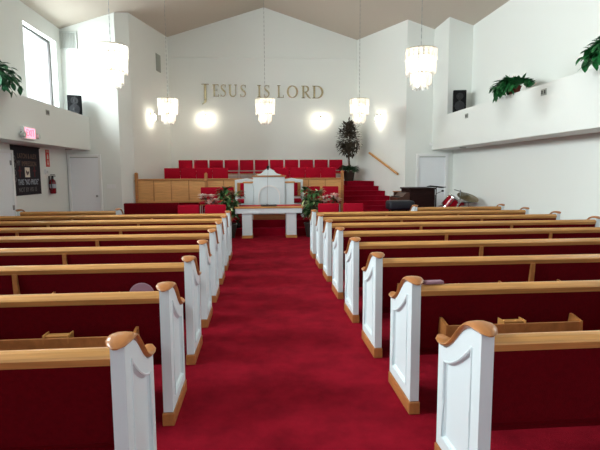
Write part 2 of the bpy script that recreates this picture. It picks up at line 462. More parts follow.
# ------------------------------------------------------------------ church chairs
def make_chair(label, group):
    """faces -y (towards camera); origin on floor"""
    t = thing('church_chair', label, 'chair', (0, 0, -20), 0, group)
    bm = bm_new(); add_cushion(bm, -.225, .225, -.24, .20, .40, .465, .022); obj('seat', bm, 'chair_red', t, smooth=True)
    bm = bm_new(); add_cushion(bm, -.228, .228, .175, .225, .50, .85, .02, Matrix.Translation((0, .0, 0))); obj('backrest', bm, 'chair_red', t, smooth=True)
    bm = bm_new(); add_box(bm, -.20, .20, -.22, .19, .37, .398); obj('seat_frame', bm, 'oak_trim', t)
    for x in (-.20, .20):
        bm = bm_new(); add_tube(bm, [(x, -.20, .37), (x, -.22, 0)], .011); obj('leg', bm, 'pale_metal', t, smooth=True)
        bm = bm_new(); add_tube(bm, [(x, .20, .62), (x, .185, .40), (x, .22, 0)], .011); obj('leg', bm, 'pale_metal', t, smooth=True)
    bm = bm_new(); add_box(bm, -.20, .20, -.212, -.20, .14, .16); obj('stretcher', bm, 'pale_metal', t)
    return t
proto = make_chair('red choir chair in the back row against the wall, leftmost', 'choir chairs in the back row')
used = [False]
def place(loc, rz, label, group, sc=None):
    if not used[0]:
        used[0] = True; proto.location = loc; proto.rotation_euler = (0, 0, rz); proto['label'] = label; proto['group'] = group
        if sc: proto.scale = sc
        return proto
    return dup(proto, loc, rz, label, group, sc or (1, 1, 1))
for i in range(11):
    x = -2.68 + .507*i
    pos = 'leftmost' if i == 0 else 'rightmost, beside the indoor tree' if i == 10 else ORD[i]+' from the left'
    place((x, 16.2, 1.2), 0, 'red choir chair in the back row by the wall, %s' % pos, 'choir chairs in the back row')
for i in range(4):
    place((-2.92 + .492*i, 15.05, .925), 0, 'red choir chair in lower choir row left of pulpit, %s from the left' % ORD[i], 'choir chairs in the lower row, left', (1.07, 1, 1))
for i in range(4):
    place((.49 + .492*i, 15.05, .925), 0, 'red choir chair in lower choir row right of pulpit, %s from the left' % ORD[i], 'choir chairs in the lower row, right', (1.07, 1, 1))
PC = 'platform chairs below the choir rail'
place((-1.62, 13.3, ZP), 0, 'red chair on the platform left of pulpit, standing before the wooden rail', PC)
place((-1.17, 13.35, ZP), 0, 'red chair on the platform half hidden behind the left leafy floor plant', PC)
place((1.26, 13.35, ZP), 0, 'red chair on the platform half hidden behind the right leafy floor plant', PC)
place((1.78, 13.3, ZP), 0, 'red chair on the platform next to the stairs at the rail end', PC)
FC = 'front chairs seen from behind'
for x, l in ((-1.79, 'red front row chair seen from behind, beside the dark bench on the left'), (-1.2, 'red front row chair seen from behind, next to the left floor plant'),
             (1.33, 'red front row chair seen from behind, next to the right floor plant'), (1.9, 'red front row chair seen from behind, below the red stairs')):
    place((x, 10.95, .065), PI, l, FC, (1.02, 1, 1))
# long dark red front bench, left
t = thing('upholstered_bench', 'long dark red upholstered bench in front of the left pews by the wooden rail', 'bench', (-2.63, 10.95, 0))
bm = bm_new(); add_cushion(bm, -.60, .60, -.05, .05, .35, .955, .02); obj('backrest', bm, 'pew_fabric', t, smooth=True)
bm = bm_new(); add_cushion(bm, -.60, .60, .06, .52, .34, .45, .02); obj('seat', bm, 'pew_fabric', t, smooth=True)
for x in (-.57, .57):
    for y in (-.02, .47):
        bm = bm_new(); add_box(bm, x-.02, x+.02, y-.02, y+.02, 0, .345); obj('leg', bm, 'dark_wood', t)

# ------------------------------------------------------------------ choir rail
t = thing('choir_rail', 'panelled oak rail with posts in front of the red choir chairs', 'railing', (0, 14.0, ZP))
bm = bm_new(); add_box(bm, -3.73, 2.2, -.035, .035, 1.035, 1.085); obj('handrail', bm, 'oak_trim', t, bevel=.008)
bm = bm_new(); add_box(bm, -3.73, 2.2, -.03, .03, .40, .455); obj('bottom_rail', bm, 'oak', t, bevel=.006)
bm = bm_new(); add_box(bm, -3.73, 2.2, .035, .05, 0, .42); obj('kick_board', bm, 'carpet_riser', t)
xs = [-3.72 + 5.91*k/12 for k in range(13)]
for a, b in zip(xs[:-1], xs[1:]):
    bm = bm_new(); add_box(bm, a+.012, b-.012, -.008, .012, .452, 1.038); obj('rail_panel', bm, 'oak_panel', t)
for a in xs[1:-1]:
    bm = bm_new(); add_box(bm, a-.013, a+.013, -.018, .018, .45, 1.04); obj('stile', bm, 'oak_trim', t)
for x, z0, z1 in ((-3.70, .36, 1.27), (-1.75, .36, 1.25), (2.2, 0, 1.3)):
    bm = bm_new(); add_box(bm, x-.04, x+.04, -.05, .05, z0, z1-.05); add_box(bm, x-.048, x+.048, -.058, .058, z1-.25, z1-.22)
    add_prism(bm, [(x-.05, z1-.05), (x+.05, z1-.05), (x+.03, z1-.02), (x, z1), (x-.03, z1-.02)], 'y', -.05, .05)
    obj('post', bm, 'oak_trim', t, bevel=.005)
# wall handrail by the stairs
t = thing('wall_handrail', 'sloping oak handrail bar on white wall above the red stairs', 'handrail')
nv = Vector((3.15, .82, 0)).normalized()
pa, pb = Vector((3.5, 15.925, 2.253)) - nv*.06, Vector((3.969, 14.123, 1.555)) - nv*.085
bm = bm_new(); add_tube(bm, [pa, pb], .036, 10); obj('bar', bm, 'oak', t, smooth=True)
nv = Vector((3.15, .82, 0)).normalized()
for f in (.12, .88):
    p = pa.lerp(pb, f); bm = bm_new(); add_tube(bm, [p, p - Vector((0, 0, .05)), p + nv*.058 - Vector((0, 0, .06))], .01, 6); obj('bracket', bm, 'grey_metal', t)

# ------------------------------------------------------------------ pulpit, table, throne chairs
t = thing('pulpit', 'white wooden pulpit with arched panel, wings and oak trim', 'pulpit', (.03, 12.68, ZP))
bm = bm_new(); add_box(bm, -.415, .415, 0, .46, .14, 1.13); obj('body', bm, 'pew_white', t, bevel=.008)
bm = bm_new()
arch = [(-.26, .18), (.26, .18), (.26, .62)] + [(.26*math.cos(a), .62+.26*math.sin(a)) for a in [PI*k/16 for k in range(1, 16)]] + [(-.26, .62)]
A2 = [(x*1.12, .18+(z-.18)*1.05) for x, z in arch]
n = len(arch)
va = [bm.verts.new((x, -.002, z)) for x, z in A2]; vb = [bm.verts.new((x, -.03, z)) for x, z in A2]; vc = [bm.verts.new((x, -.03, z)) for x, z in arch]; vd = [bm.verts.new((x, -.002, z)) for x, z in arch]
for i in range(n):
    j = (i+1) % n
    for p, q in ((va, vb), (vb, vc), (vc, vd)): bm.faces.new([p[i], p[j], q[j], q[i]])
obj('arch_moulding', bm, 'trim_white', t)
for q in (-1, 1):
    a, b = sorted((q*.422, q*.66)); bm = bm_new(); add_box(bm, a, b, .06, .46, 0, .965); obj('wing', bm, 'pew_white', t, bevel=.006)
    a, b = sorted((q*.422, q*.69)); bm = bm_new(); add_box(bm, a, b, .03, .48, .967, 1.005); obj('wing_trim', bm, 'oak', t, bevel=.006)
bm = bm_new(); add_box(bm, -.42, .42, -.006, .465, 0, .139); obj('base_trim', bm, 'oak_trim', t)
bm = bm_new(); add_box(bm, -.45, .45, -.03, .52, 1.132, 1.165); obj('top_trim', bm, 'oak_trim', t, bevel=.006)
pr = [(-.30, 1.166), (.30, 1.166), (.30, 1.20), (.25, 1.205), (.19, 1.23), (.14, 1.285), (.10, 1.315), (.03, 1.355), (-.03, 1.355), (-.10, 1.315), (-.14, 1.285), (-.19, 1.23), (-.25, 1.205), (-.30, 1.20)]
bm = bm_new(); add_prism(bm, pr, 'y', -.01, .03); obj('crest', bm, 'pew_white', t, bevel=.004)
bm = bm_new(); add_box(bm, -.34, .34, .06, .46, 1.168, 1.19, Matrix.Rotation(0, 4, 'X')); obj('reading_desk', bm, 'oak', t)
t = thing('microphone', 'thin dark gooseneck microphone standing before the white pulpit', 'microphone', (0, 12.28, -.001))
bm = bm_new(); add_tube(bm, [(-.03, 0, .81), (-.025, .0, 1.1), (-.01, .02, 1.45), (.0, .06, 1.62), (.0, .10, 1.70)], .005, 6); obj('stem', bm, 'grey_metal', t)
bm = bm_new(); add_lathe(bm, [(.016, 0), (.022, .03), (.03, .06), (.03, .09), (.016, .11)], 12, Matrix.Translation((.0, .10, 1.69)) @ Matrix.Rotation(.5, 4, 'X')); obj('mic_head', bm, 'black_plastic', t, smooth=True)
bm = bm_new(); add_lathe(bm, [(.05, .797), (.05, .806), (.02, .815)], 16, None, (-.03, 0, -.001)); obj('base', bm, 'black_plastic', t, smooth=True)

t = thing('communion_table', 'white communion table with two panelled pedestal legs and oak top edge', 'table', (.0, 11.75, 0))
bm = bm_new(); add_box(bm, -.84, .84, 0, .62, .745, .785); obj('tabletop', bm, 'oak', t, bevel=.006)
bm = bm_new(); add_box(bm, -.82, .82, .03, .59, .62, .744); obj('apron', bm, 'pew_white', t)
for x in (-.535, .56):
    bm = bm_new(); add_box(bm, x-.125, x+.125, .08, .54, .07, .619); l = obj('leg', bm, 'pew_white', t, bevel=.005)
    bm = bm_new(); add_box(bm, x-.135, x+.135, .07, .55, 0, .069); obj('base_block', bm, 'oak', l, bevel=.004)
    bm = bm_new()
    for q in ((x-.09, x-.08, .15, .55), (x+.08, x+.09, .15, .55), (x-.08, x+.08, .15, .16), (x-.08, x+.08, .54, .55)):
        add_box(bm, q[0], q[1], .07, .079, q[2], q[3])
    obj('panel_moulding', bm, 'trim_white', l)
bm = bm_new(); add_box(bm, -.83, .83, .14, .60, .786, .794); add_box(bm, -.852, -.844, .14, .60, .70, .794); add_box(bm, .844, .852, .14, .60, .70, .794)
add_box(bm, -.85, -.83, .14, .60, .786, .794); add_box(bm, .83, .85, .14, .60, .786, .794)
o = obj('table_runner', bm, 'runner_red'); o.location = (0, 11.75, .0005); tag(o, 'red cloth runner lying on the white communion table', 'tablecloth')
t = thing('open_book', 'dark open book lying on the red runner of the table', 'book', (.0, 11.95, .7955))
for q in (-1, 1):
    bm = bm_new(); a, b = sorted((q*.004, q*.20)); add_box(bm, a, b, -.13, .12, .0, .024); obj('page_block', bm, 'book_dark', t, bevel=.006)

def throne(x, label):
    t = thing('pulpit_chair', label, 'chair', (x, 13.56, ZP), 0, 'white chairs beside the pulpit')
    for q in (-1, 1):
        bm = bm_new(); add_box(bm, q*.29-.03, q*.29+.03, .22, .28, 0, 1.02); obj('post', bm, 'pew_white', t, bevel=.006)
        bm = bm_new(); add_box(bm, q*.27-.03, q*.27+.03, -.28, -.22, 0, .64); obj('leg', bm, 'pew_white', t, bevel=.006)
        bm = bm_new(); add_box(bm, q*.28-.035, q*.28+.035, -.30, .22, .64, .68); obj('armrest', bm, 'pew_white', t, bevel=.008)
    bm = bm_new(); add_prism(bm, [(-.32, .96), (.32, .96), (.32, 1.04), (.15, 1.06), (0, 1.09), (-.15, 1.06), (-.32, 1.04)], 'y', .21, .29); obj('top_rail', bm, 'pew_white', t, bevel=.006)
    bm = bm_new(); add_box(bm, -.27, .27, .22, .28, .50, .56); obj('lower_rail', bm, 'pew_white', t)
    bm = bm_new(); add_cushion(bm, -.17, .17, .20, .27, .57, .95, .02); obj('backrest', bm, 'chair_red', t, smooth=True)
    bm = bm_new(); add_cushion(bm, -.26, .26, -.28, .22, .40, .50, .025); obj('seat', bm, 'chair_red', t, smooth=True)
    bm = bm_new(); add_box(bm, -.25, .25, -.27, .22, .33, .399); obj('seat_frame', bm, 'pew_white', t)
throne(-.60, 'white framed chair with red pads left of the pulpit')
throne(.70, 'white framed chair with red pads right of the pulpit')

# ------------------------------------------------------------------ plants
def leafball(bm, c, r, n, L, W, droop, rnd, up=.2, sq=1):
    for i in range(n):
        a = rnd.uniform(0, 2*PI); z = rnd.uniform(-1, 1); q = math.sqrt(1-z*z)
        d = Vector((q*math.cos(a), q*math.sin(a), z)); rr = r*rnd.uniform(.35, 1)
        p = Vector(c) + Vector((d.x*rr, d.y*rr, d.z*rr*sq))
        dd = d + Vector((rnd.uniform(-.6, .6), rnd.uniform(-.6, .6), up))
        add_leaf(bm, p, dd, (0, 0, 1), L*rnd.uniform(.7, 1.2), W*rnd.uniform(.8, 1.2), droop, seg=3)
def pot_mesh(r0, r1, h):
    bm = bm_new(); add_lathe(bm, [(r0, 0), (r1, h*.9), (r1*1.06, h*.9), (r1*1.06, h), (r1*.9, h), (r1*.85, h*.85), (.01, h*.85)], 20); return bm
# ficus on the landing
rnd = random.Random(3)
t = thing('ficus_tree', 'tall potted indoor tree with brownish green crown at the stair top', 'tree', (2.82, 16.25, 1.325))
obj('pot', pot_mesh(.15, .2, .34), 'basket', t, smooth=True)
bm = bm_new(); add_tube(bm, [(0, 0, .25), (.02, .01, .6), (-.02, 0, 1.0), (.03, .02, 1.6)], [.024, .02, .018, .01], 7); add_tube(bm, [(.03, 0, .25), (-.03, .02, .7), (.05, -.02, 1.3)], [.018, .015, .008], 6)
for k in range(9):
    a = k*2.4; z = 1.0+.08*k
    add_tube(bm, [(0, 0, z), (.2*math.cos(a), .2*math.sin(a), z+.25), (.3*math.cos(a), .3*math.sin(a), z+.4)], [.009, .006, .003], 5)
obj('trunk', bm, 'bark', t, smooth=True)
bm = bm_new()
leafball(bm, (-.02, 0, 1.36), .42, 820, .12, .065, .5, rnd, -.2, 1.25); leafball(bm, (.0, 0, 1.72), .31, 260, .12, .065, .4, rnd, .3, 1.0)
obj('crown', bm, 'leaf_ficus', t)
bm = bm_new()
for k in range(150):
    a = rnd.uniform(0, 2*PI); add_leaf(bm, (.15*math.cos(a), .15*math.sin(a), .36), (math.cos(a), math.sin(a), rnd.uniform(.2, 2.6)), (0, 0, 1), rnd.uniform(.2, .32), .08, rnd.uniform(1.4, 2.6))
obj('pot_foliage', bm, 'leaf_pot', t)
# leafy floor plants either side of the table
def floor_plant(x, y, label, seed, h):
    rnd = random.Random(seed)
    t = thing('floor_plant', label, 'plant', (x, y, 0), 0, 'leafy plants beside the communion table')
    obj('pot', pot_mesh(.13, .19, .36), 'dark_pot', t, smooth=True)
    bm = bm_new(); st = []
    for k in range(6):
        a = k*1.05+rnd.uniform(-.3, .3); top = Vector((.16*math.cos(a), .16*math.sin(a), h*rnd.uniform(.62, 1)))
        add_tube(bm, [(.04*math.cos(a), .04*math.sin(a), .3), top*.6, top], [.013, .011, .008], 6); st.append(top)
    obj('stem', bm, 'bark', t, smooth=True)
    for nm, m, cnt in (('leaves', 'leaf_dracaena', 26), ('pale_leaves', 'leaf_pale', 6)):
        bm = bm_new()
        for top in st:
            for lev in (1, .78, .58):
                for k in range(max(2, cnt//2)):
                    a = rnd.uniform(0, 2*PI); b = Vector((top.x, top.y, 0))*(.4+.6*lev) + Vector((0, 0, top.z*lev))
                    add_leaf(bm, b, (math.cos(a), math.sin(a), rnd.uniform(-.1, 1.1)), (0, 0, 1), rnd.uniform(.2, .34), .085 if cnt > 6 else .05, rnd.uniform(.8, 2))
        o = obj(nm, bm, m, t)
    return t
floor_plant(-.98, 12.0, 'leafy green floor plant in dark pot left of the communion table', 11, 1.28)
floor_plant(1.08, 12.0, 'leafy green floor plant in dark pot right of the communion table', 12, 1.26)
def flowers(x, y, z, label, n, m1, m2, seed, w, vase='dark_pot', hh=.2, sc=1, grp=None):
    rnd = random.Random(seed)
    t = thing('flower_arrangement', label, 'flowers', (x, y, z), 0, grp)
    bm = bm_new(); add_lathe(bm, [(.05*sc, 0), (.08*sc, hh*.5), (.06*sc, hh*.9), (.075*sc, hh)], 16); obj('vase', bm, vase, t, smooth=True)
    bm = bm_new(); pts = []
    for k in range(n):
        p = Vector((rnd.uniform(-w, w), rnd.uniform(-.08, .08), hh + rnd.uniform(.06, .2)*sc)); pts.append(p)
        add_tube(bm, [(0, 0, hh*.8), (p.x*.5, p.y*.5, (hh+p.z)/2), p], .004, 5)
        add_leaf(bm, p*.8, (rnd.uniform(-1, 1), rnd.uniform(-1, 1), .3), (0, 0, 1), .1*sc, .04*sc, .6)
    obj('stems', bm, 'leaf_pot', t)
    for q, m in ((0, m1), (1, m2)):
        bm = bm_new()
        for p in pts[q::2]:
            for k in range(7):
                a = k*2*PI/7; add_leaf(bm, p, (math.cos(a), math.sin(a), .5), (0, 0, 1), .075*sc, .06*sc, .8, seg=3)
            add_ball(bm, p+Vector((0, 0, .012)), .022*sc, 1)
        obj('blossoms', bm, m, t)
    return t
# small stands carrying the flowers
for x, nm in ((-1.46, 'left'), (1.55, 'right')):
    t = thing('plant_stand', 'small dark stand under pink flowers behind the %s front chairs' % nm, 'stand', (x, 11.75, 0))
    bm = bm_new(); add_lathe(bm, [(.17, .60), (.17, .63)], 20); obj('top', bm, 'dark_wood', t)
    for k in range(3):
        a = k*2.1; bm = bm_new(); add_tube(bm, [(.1*math.cos(a), .1*math.sin(a), .6), (.15*math.cos(a), .15*math.sin(a), 0)], .014, 6); obj('leg', bm, 'dark_wood', t)
flowers(-1.46, 11.75, .632, 'pink and white flower arrangement behind the left front chairs', 20, 'petal_pink', 'petal_white', 5, .20, hh=.15, sc=1.5)
flowers(1.55, 11.75, .632, 'pink and white flower arrangement behind the right front chairs', 20, 'petal_pink', 'petal_white', 6, .22, hh=.15, sc=1.5)
flowers(-.80, 12.47, .19, 'low red flowers in a pot on the step left behind the table', 16, 'petal_red', 'petal_red', 8, .10, hh=.13, sc=1.0)
# hanging ferns on the ledges
def fern(loc, label, seed, n, L, W, m, side, hgt=.0, wide=1.0):
    rnd = random.Random(seed)
    edge = XL - abs(loc[0])
    t = thing('trailing_plant', label, 'plant', loc, 0, 'trailing plants on the wall ledges')
    obj('pot', pot_mesh(.09, .13, .18), 'terracotta', t, smooth=True)
    bm = bm_new()
    for k in range(n):
        a = rnd.gauss(PI if side > 0 else 0, 1.15); dx, dy = math.cos(a), math.sin(a)
        p = Vector((.06*dx, .06*dy, .18)); d = Vector((dx*wide, dy*wide, rnd.uniform(.5, 1.6))).normalized()
        ln = L*rnd.uniform(.6, 1.1); pts = [p.copy()]
        for i in range(5):
            p = p + d*(ln/5); d = (d + Vector((0, 0, -.52))).normalized()
            over = (p.x*side < edge - .02)      # past the ledge front: free to hang; otherwise rest on the ledge
            if not over and p.z < .03: p.z = .03
            if not over and p.x*side > .38: p.x = .38*side
            pts.append(p.copy())
        add_tube(bm, pts, .004, 4)
        for i in range(1, 6):
            for q in (-1, 1):
                dd = (pts[i]-pts[i-1]).normalized() + Vector((rnd.uniform(-.6, .6), rnd.uniform(-.6, .6), rnd.uniform(-.1, .4)))
                over = pts[i].x*side < edge - .04
                if not over: dd.z = abs(dd.z)*.6
                if pts[i].x*side > .25: dd.x = -abs(dd.x)*side
                add_leaf(bm, pts[i], dd, (0, 0, 1), rnd.uniform(.10, .17), W, .5 if over else .15, seg=3)
    obj('foliage', bm, m, t)
fern((-5.02, 8.8, ZT), 'trailing green plant on left ledge near the high window, cut by photo edge', 21, 70, .75, .075, 'leaf_fern_deep', -1, 1)
fern((4.99, 9.62, ZT), 'trailing green plant on right ledge between speaker and small wall socket', 22, 80, .40, .075, 'leaf_fern', 1, 1)
fern((5.02, 6.6, ZT), 'trailing green plant on right ledge nearest the camera, cut by photo edge', 23, 56, .62, .09, 'leaf_fern', 1, 1)

# ------------------------------------------------------------------ loudspeakers on the ledges
def speaker(loc, rz, w, h, dp, label):
    t = thing('loudspeaker', label, 'speaker', loc, rz, 'loudspeakers on the wall ledges')
    bm = bm_new(); add_prism(bm, [(-w/2, 0), (w/2, 0), (w/2*.7, dp), (-w/2*.7, dp)], 'z', 0, h); obj('cabinet', bm, 'black_plastic', t, bevel=.02)
    for z, r, nm in ((h*.72, w*.26, 'horn'), (h*.30, w*.36, 'woofer')):
        M = Matrix.Translation((0, -.001, z)) @ Matrix.Rotation(PI/2, 4, 'X')
        bm = bm_new(); add_lathe(bm, [(r, 0), (r, .012), (r*.86, .014), (r*.4, .004), (r*.25, .012), (.005, .016)], 24, M); obj(nm, bm, 'speaker_cone' if nm == 'woofer' else 'black_grille', t, smooth=True)
    bm = bm_new(); add_box(bm, -.02, .02, -.008, -.001, h*.5, h*.52); obj('badge', bm, 'grey_metal', t)
speaker((-5.03, 13.3, ZT), .3, .36, .52, .3, 'black loudspeaker standing on the left ledge beside the window')
speaker((5.02, 12.4, ZT), -.2, .345, .58, .3, 'black loudspeaker standing on the right ledge in the corner')

# ------------------------------------------------------------------ chandeliers
def chandelier(loc, label):
    x, y, z = loc    # z = bottom
    t = thing('chandelier', label, 'chandelier', loc, 0, 'tiered crystal chandeliers')
    top = ch(x) - z
    bm = bm_new(); nl = int((top-.68)/.055)
    for k in range(nl):
        zz = .69 + k*.055
        if k % 2: add_box(bm, -.006, .006, -.002, .002, zz, zz+.06)
        else: add_box(bm, -.002, .002, -.006, .006, zz, zz+.06)
    obj('chain', bm, 'grey_metal', t)
    bm = bm_new(); add_lathe(bm, [(.02, top-.07), (.07, top-.04), (.075, top-.005)], 16); obj('ceiling_canopy', bm, 'gold', t, smooth=True)
    fr = bm_new()
    tiers = ((.26, .67, .20, 20), (.245, .55, .30, 26), (.175, .28, .20, 20), (.13, .19, .17, 14))
    for r, zt, L, n in tiers:
        add_tube(fr, [(r*math.cos(2*PI*k/24), r*math.sin(2*PI*k/24), zt) for k in range(25)], .006, 5, False)
        for k in range(4):
            a = k*PI/2; add_tube(fr, [(0, 0, zt), (r*math.cos(a), r*math.sin(a), zt)], .005, 4)
    add_tube(fr, [(0, 0, .2), (0, 0, .72)], .012, 8)
    obj('frame', fr, 'gold', t)
    for r, zt, L, n in tiers:
        bm = bm_new()
        for k in range(n):
            a = 2*PI*k/n; M = Matrix.Translation((r*math.cos(a), r*math.sin(a), zt-.006)) @ Matrix.Rotation(a+PI/2, 4, 'Z')
            w = 2*PI*r/n*.40; l = L*R.uniform(.9, 1.05)
            add_prism_M(bm, [(-w, 0), (w, 0), (w, -l*.85), (0, -l), (-w, -l*.85)], -.004, .004, M)
        obj('crystal_tier', bm, 'crystal', t)
    for k in range(4):
        a = k*PI/2+.4; bm = bm_new(); add_ball(bm, (.09*math.cos(a), .09*math.sin(a), .44), .034, 2, (1, 1, 1.3)); obj('bulb', bm, 'bulb', t, smooth=True)
    bm = bm_new(); add_ball(bm, (0, 0, .16), .03, 2, (1, 1, 1.3)); obj('bulb', bm, 'bulb', t, smooth=True)
def add_prism_M(bm, pts, a, b, M):
    b2 = bm_new(); add_prism(b2, pts, 'y', a, b)
    for v in b2.verts: v.co = M @ v.co
    merge(bm, b2)
chandelier((-2.54, 8.1, 2.95), 'large near chandelier hanging before the left corner wall')
chandelier((2.52, 8.1, 2.97), 'large near chandelier hanging before the right wall, above the handrail side')
chandelier((-2.57, 13.0, 2.87), 'far chandelier hanging left of the gold wall lettering')
chandelier((-.045, 13.0, 2.88), 'middle chandelier hanging on the centre line below the gold lettering')
chandelier((2.49, 13.0, 2.89), 'far chandelier hanging above the indoor tree on the right')
# wall sconces
def sconce(x, y, z, rz, label):
    t = thing('wall_sconce', label, 'wall lamp', (x, y, z), rz, 'glowing wall sconces')
    bm = bm_new(); add_lathe(bm, [(.05, 0), (.05, .012), (.02, .02)], 16, Matrix.Translation((0, -.002, .06)) @ Matrix.Rotation(PI/2, 4, 'X')); obj('back_plate', bm, 'gold', t, smooth=True)
    bm = bm_new(); add_tube(bm, [(0, -.01, .06), (0, -.09, .09), (0, -.13, .05)], .008, 6); obj('arm', bm, 'gold', t, smooth=True)
    bm = bm_new(); add_lathe(bm, [(.03, .045), (.028, .062), (.008, .085), (.018, .105), (.004, .125)], 12, None, (0, -.13, 0)); obj('finial', bm, 'frame_dark', t, smooth=True)
    bm = bm_new(); add_lathe(bm, [(.02, .04), (.045, .01), (.055, -.05), (.04, -.10), (.012, -.12)], 16, None, (0, -.13, 0)); obj('glass_shade', bm, 'sconce_glass', t, smooth=True)
sconce(-2.02, 17, 3.50, 0, 'glowing wall lamp on back wall under the gold letter J')
sconce(1.945, 17, 3.48, 0, 'glowing wall lamp on back wall under the gold letter D')
aL = math.atan2(.5, 2.96)
sconce(lx(15.3), 15.3, 3.36, PI/2-aL, 'glowing wall lamp on the angled left wall beside the far chandelier')
aR = math.atan2(.82, 3.15)
sconce(rx(15.3), 15.3, 3.34, -PI/2+aR, 'glowing wall lamp on the angled right wall above the sloping handrail')

# ------------------------------------------------------------------ gold lettering
def stroke(bm, pts, w):
    """flat extruded stroke of varying width through 2D points"""
    P = [Vector((p[0], p[1])) for p in pts]; W = w if isinstance(w, list) else [w]*len(P)
    L, Rr = [], []
    for i, p in enumerate(P):
        d = (P[min(i+1, len(P)-1)] - P[max(i-1, 0)]).normalized(); nn = Vector((-d.y, d.x))*W[i]*.5
        L.append(p+nn); Rr.append(p-nn)
    for i in range(len(P)-1):
        q = [L[i], L[i+1], Rr[i+1], Rr[i]]
        add_prism(bm, [(v.x, v.y) for v in q], 'y', 0, -.03)
def arcpts(cx, cy, rx_, ry, a0, a1, n=14):
    return [(cx+rx_*math.cos(a0+(a1-a0)*i/n), cy+ry*math.sin(a0+(a1-a0)*i/n)) for i in range(n+1)]
T, H = .15, .05
def rect(bm, x0, x1, z0, z1): add_prism(bm, [(x0, z0), (x1, z0), (x1, z1), (x0, z1)], 'y', 0, -.03)
def letter(c, bm):
    if c in 'EIL': pass
    if c == 'I':
        rect(bm, .11, .11+T, 0, 1); rect(bm, 0, .37, 0, H); rect(bm, 0, .37, 1-H, 1); return .37
    if c == 'E':
        rect(bm, .08, .08+T, 0, 1); rect(bm, 0, .60, 0, H); rect(bm, 0, .58, 1-H, 1); rect(bm, .2, .46, .5, .5+H)
        rect(bm, .55, .60, 0, .2); rect(bm, .53, .58, .82, 1); rect(bm, .42, .46, .42, .64); return .6
    if c == 'L':
        rect(bm, .08, .08+T, 0, 1); rect(bm, 0, .62, 0, H); rect(bm, 0, .32, 1-H, 1); rect(bm, .57, .62, 0, .22); return .62
    if c == 'J':
        rect(bm, .14, .14+T, -.25, 1); rect(bm, 0, .44, 1-H, 1); stroke(bm, [(.215, -.2), (.20, -.38), (.14, -.5), (.0, -.6)], [T, T*.9, T*.6, .04]); return .44
    if c == 'U':
        rect(bm, .06, .06+T, .3, 1); rect(bm, 0, .30, 1-H, 1); rect(bm, .68, .74, .3, 1); rect(bm, .58, .84, 1-H, 1)
        stroke(bm, [(.135, .32)] + arcpts(.42, .32, .285, .30, PI, 2*PI) + [(.71, .32)], [T]+[T-(T-.06)*i/14 for i in range(15)]+[.06]); return .84
    if c == 'S':
        p = [(.50, .80), (.46, .93), (.33, .975), (.19, .95), (.10, .86), (.10, .72), (.20, .60), (.36, .48), (.47, .36), (.48, .20), (.40, .07), (.25, .02), (.10, .06), (.04, .2)]
        stroke(bm, p, [.03, .05, .05, .07, .10, .13, .15, .15, .13, .10, .08, .05, .05, .03]); rect(bm, .48, .52, .76, 1); rect(bm, .02, .06, 0, .26); return .56
    if c == 'O':
        pts = arcpts(.48, .5, .40, .47, 0, 2*PI, 28); stroke(bm, pts, [.05+.11*abs(math.cos(2*PI*i/28)) for i in range(29)]); return .96
    if c == 'D':
        rect(bm, .08, .08+T, 0, 1); rect(bm, 0, .4, 0, H); rect(bm, 0, .4, 1-H, 1)
        stroke(bm, arcpts(.38, .5, .42, .475, -PI/2, PI/2, 18), [.05+.11*math.sin(PI*i/18) for i in range(19)]); return .88
    if c == 'R':
        rect(bm, .08, .08+T, 0, 1); rect(bm, 0, .32, 0, H); rect(bm, 0, .36, 1-H, 1); rect(bm, .2, .36, .48, .48+H)
        stroke(bm, arcpts(.34, .74, .24, .235, -PI/2, PI/2, 14), [.05+.10*math.sin(PI*i/14) for i in range(15)])
        stroke(bm, [(.34, .5), (.56, .16), (.70, .02), (.80, .0)], [.13, .14, .09, .03]); return .8
X = lambda px: -2.152 + (px-201.5)*.03438
words_ = [('J', 201.5, 208.8, 4.215, 4.64, 'tallest gold letter J with long tail, opening the wall lettering'),
 ('E', 212.3, 218.4, 4.225, 4.63, 'gold letter E directly after the tall J'), ('S', 220, 225.6, 4.22, 4.63, 'gold letter S between E and U'),
 ('U', 228, 236.5, 4.22, 4.625, 'gold letter U between the two S letters of the first word'), ('S', 239.5, 245.5, 4.215, 4.625, 'gold letter S ending the first word'),
 ('I', 256.5, 260.5, 4.21, 4.62, 'gold letter I above the middle chandelier'), ('S', 263, 269, 4.21, 4.62, 'gold letter S of the short middle word'),
 ('L', 276.5, 283, 4.20, 4.62, 'gold letter L starting the last word'), ('O', 286.2, 297.5, 4.195, 4.615, 'round gold letter O in the last word'),
 ('R', 301, 310.5, 4.19, 4.61, 'gold letter R before the final D'), ('D', 312, 323.3, 4.185, 4.61, 'gold letter D closing the wall lettering')]
for c, p0, p1, z0, z1, lb in words_:
    bm = bm_new(); w = letter(c, bm); sx = (X(p1)-X(p0))/w; sz = z1-z0
    for v in bm.verts: v.co = Vector((v.co.x*sx, v.co.y, v.co.z*sz))
    o = obj('wall_letter', bm, 'gold'); o.location = (X(p0), 16.998, z0); tag(o, lb, 'letter', 'gold wall letters')

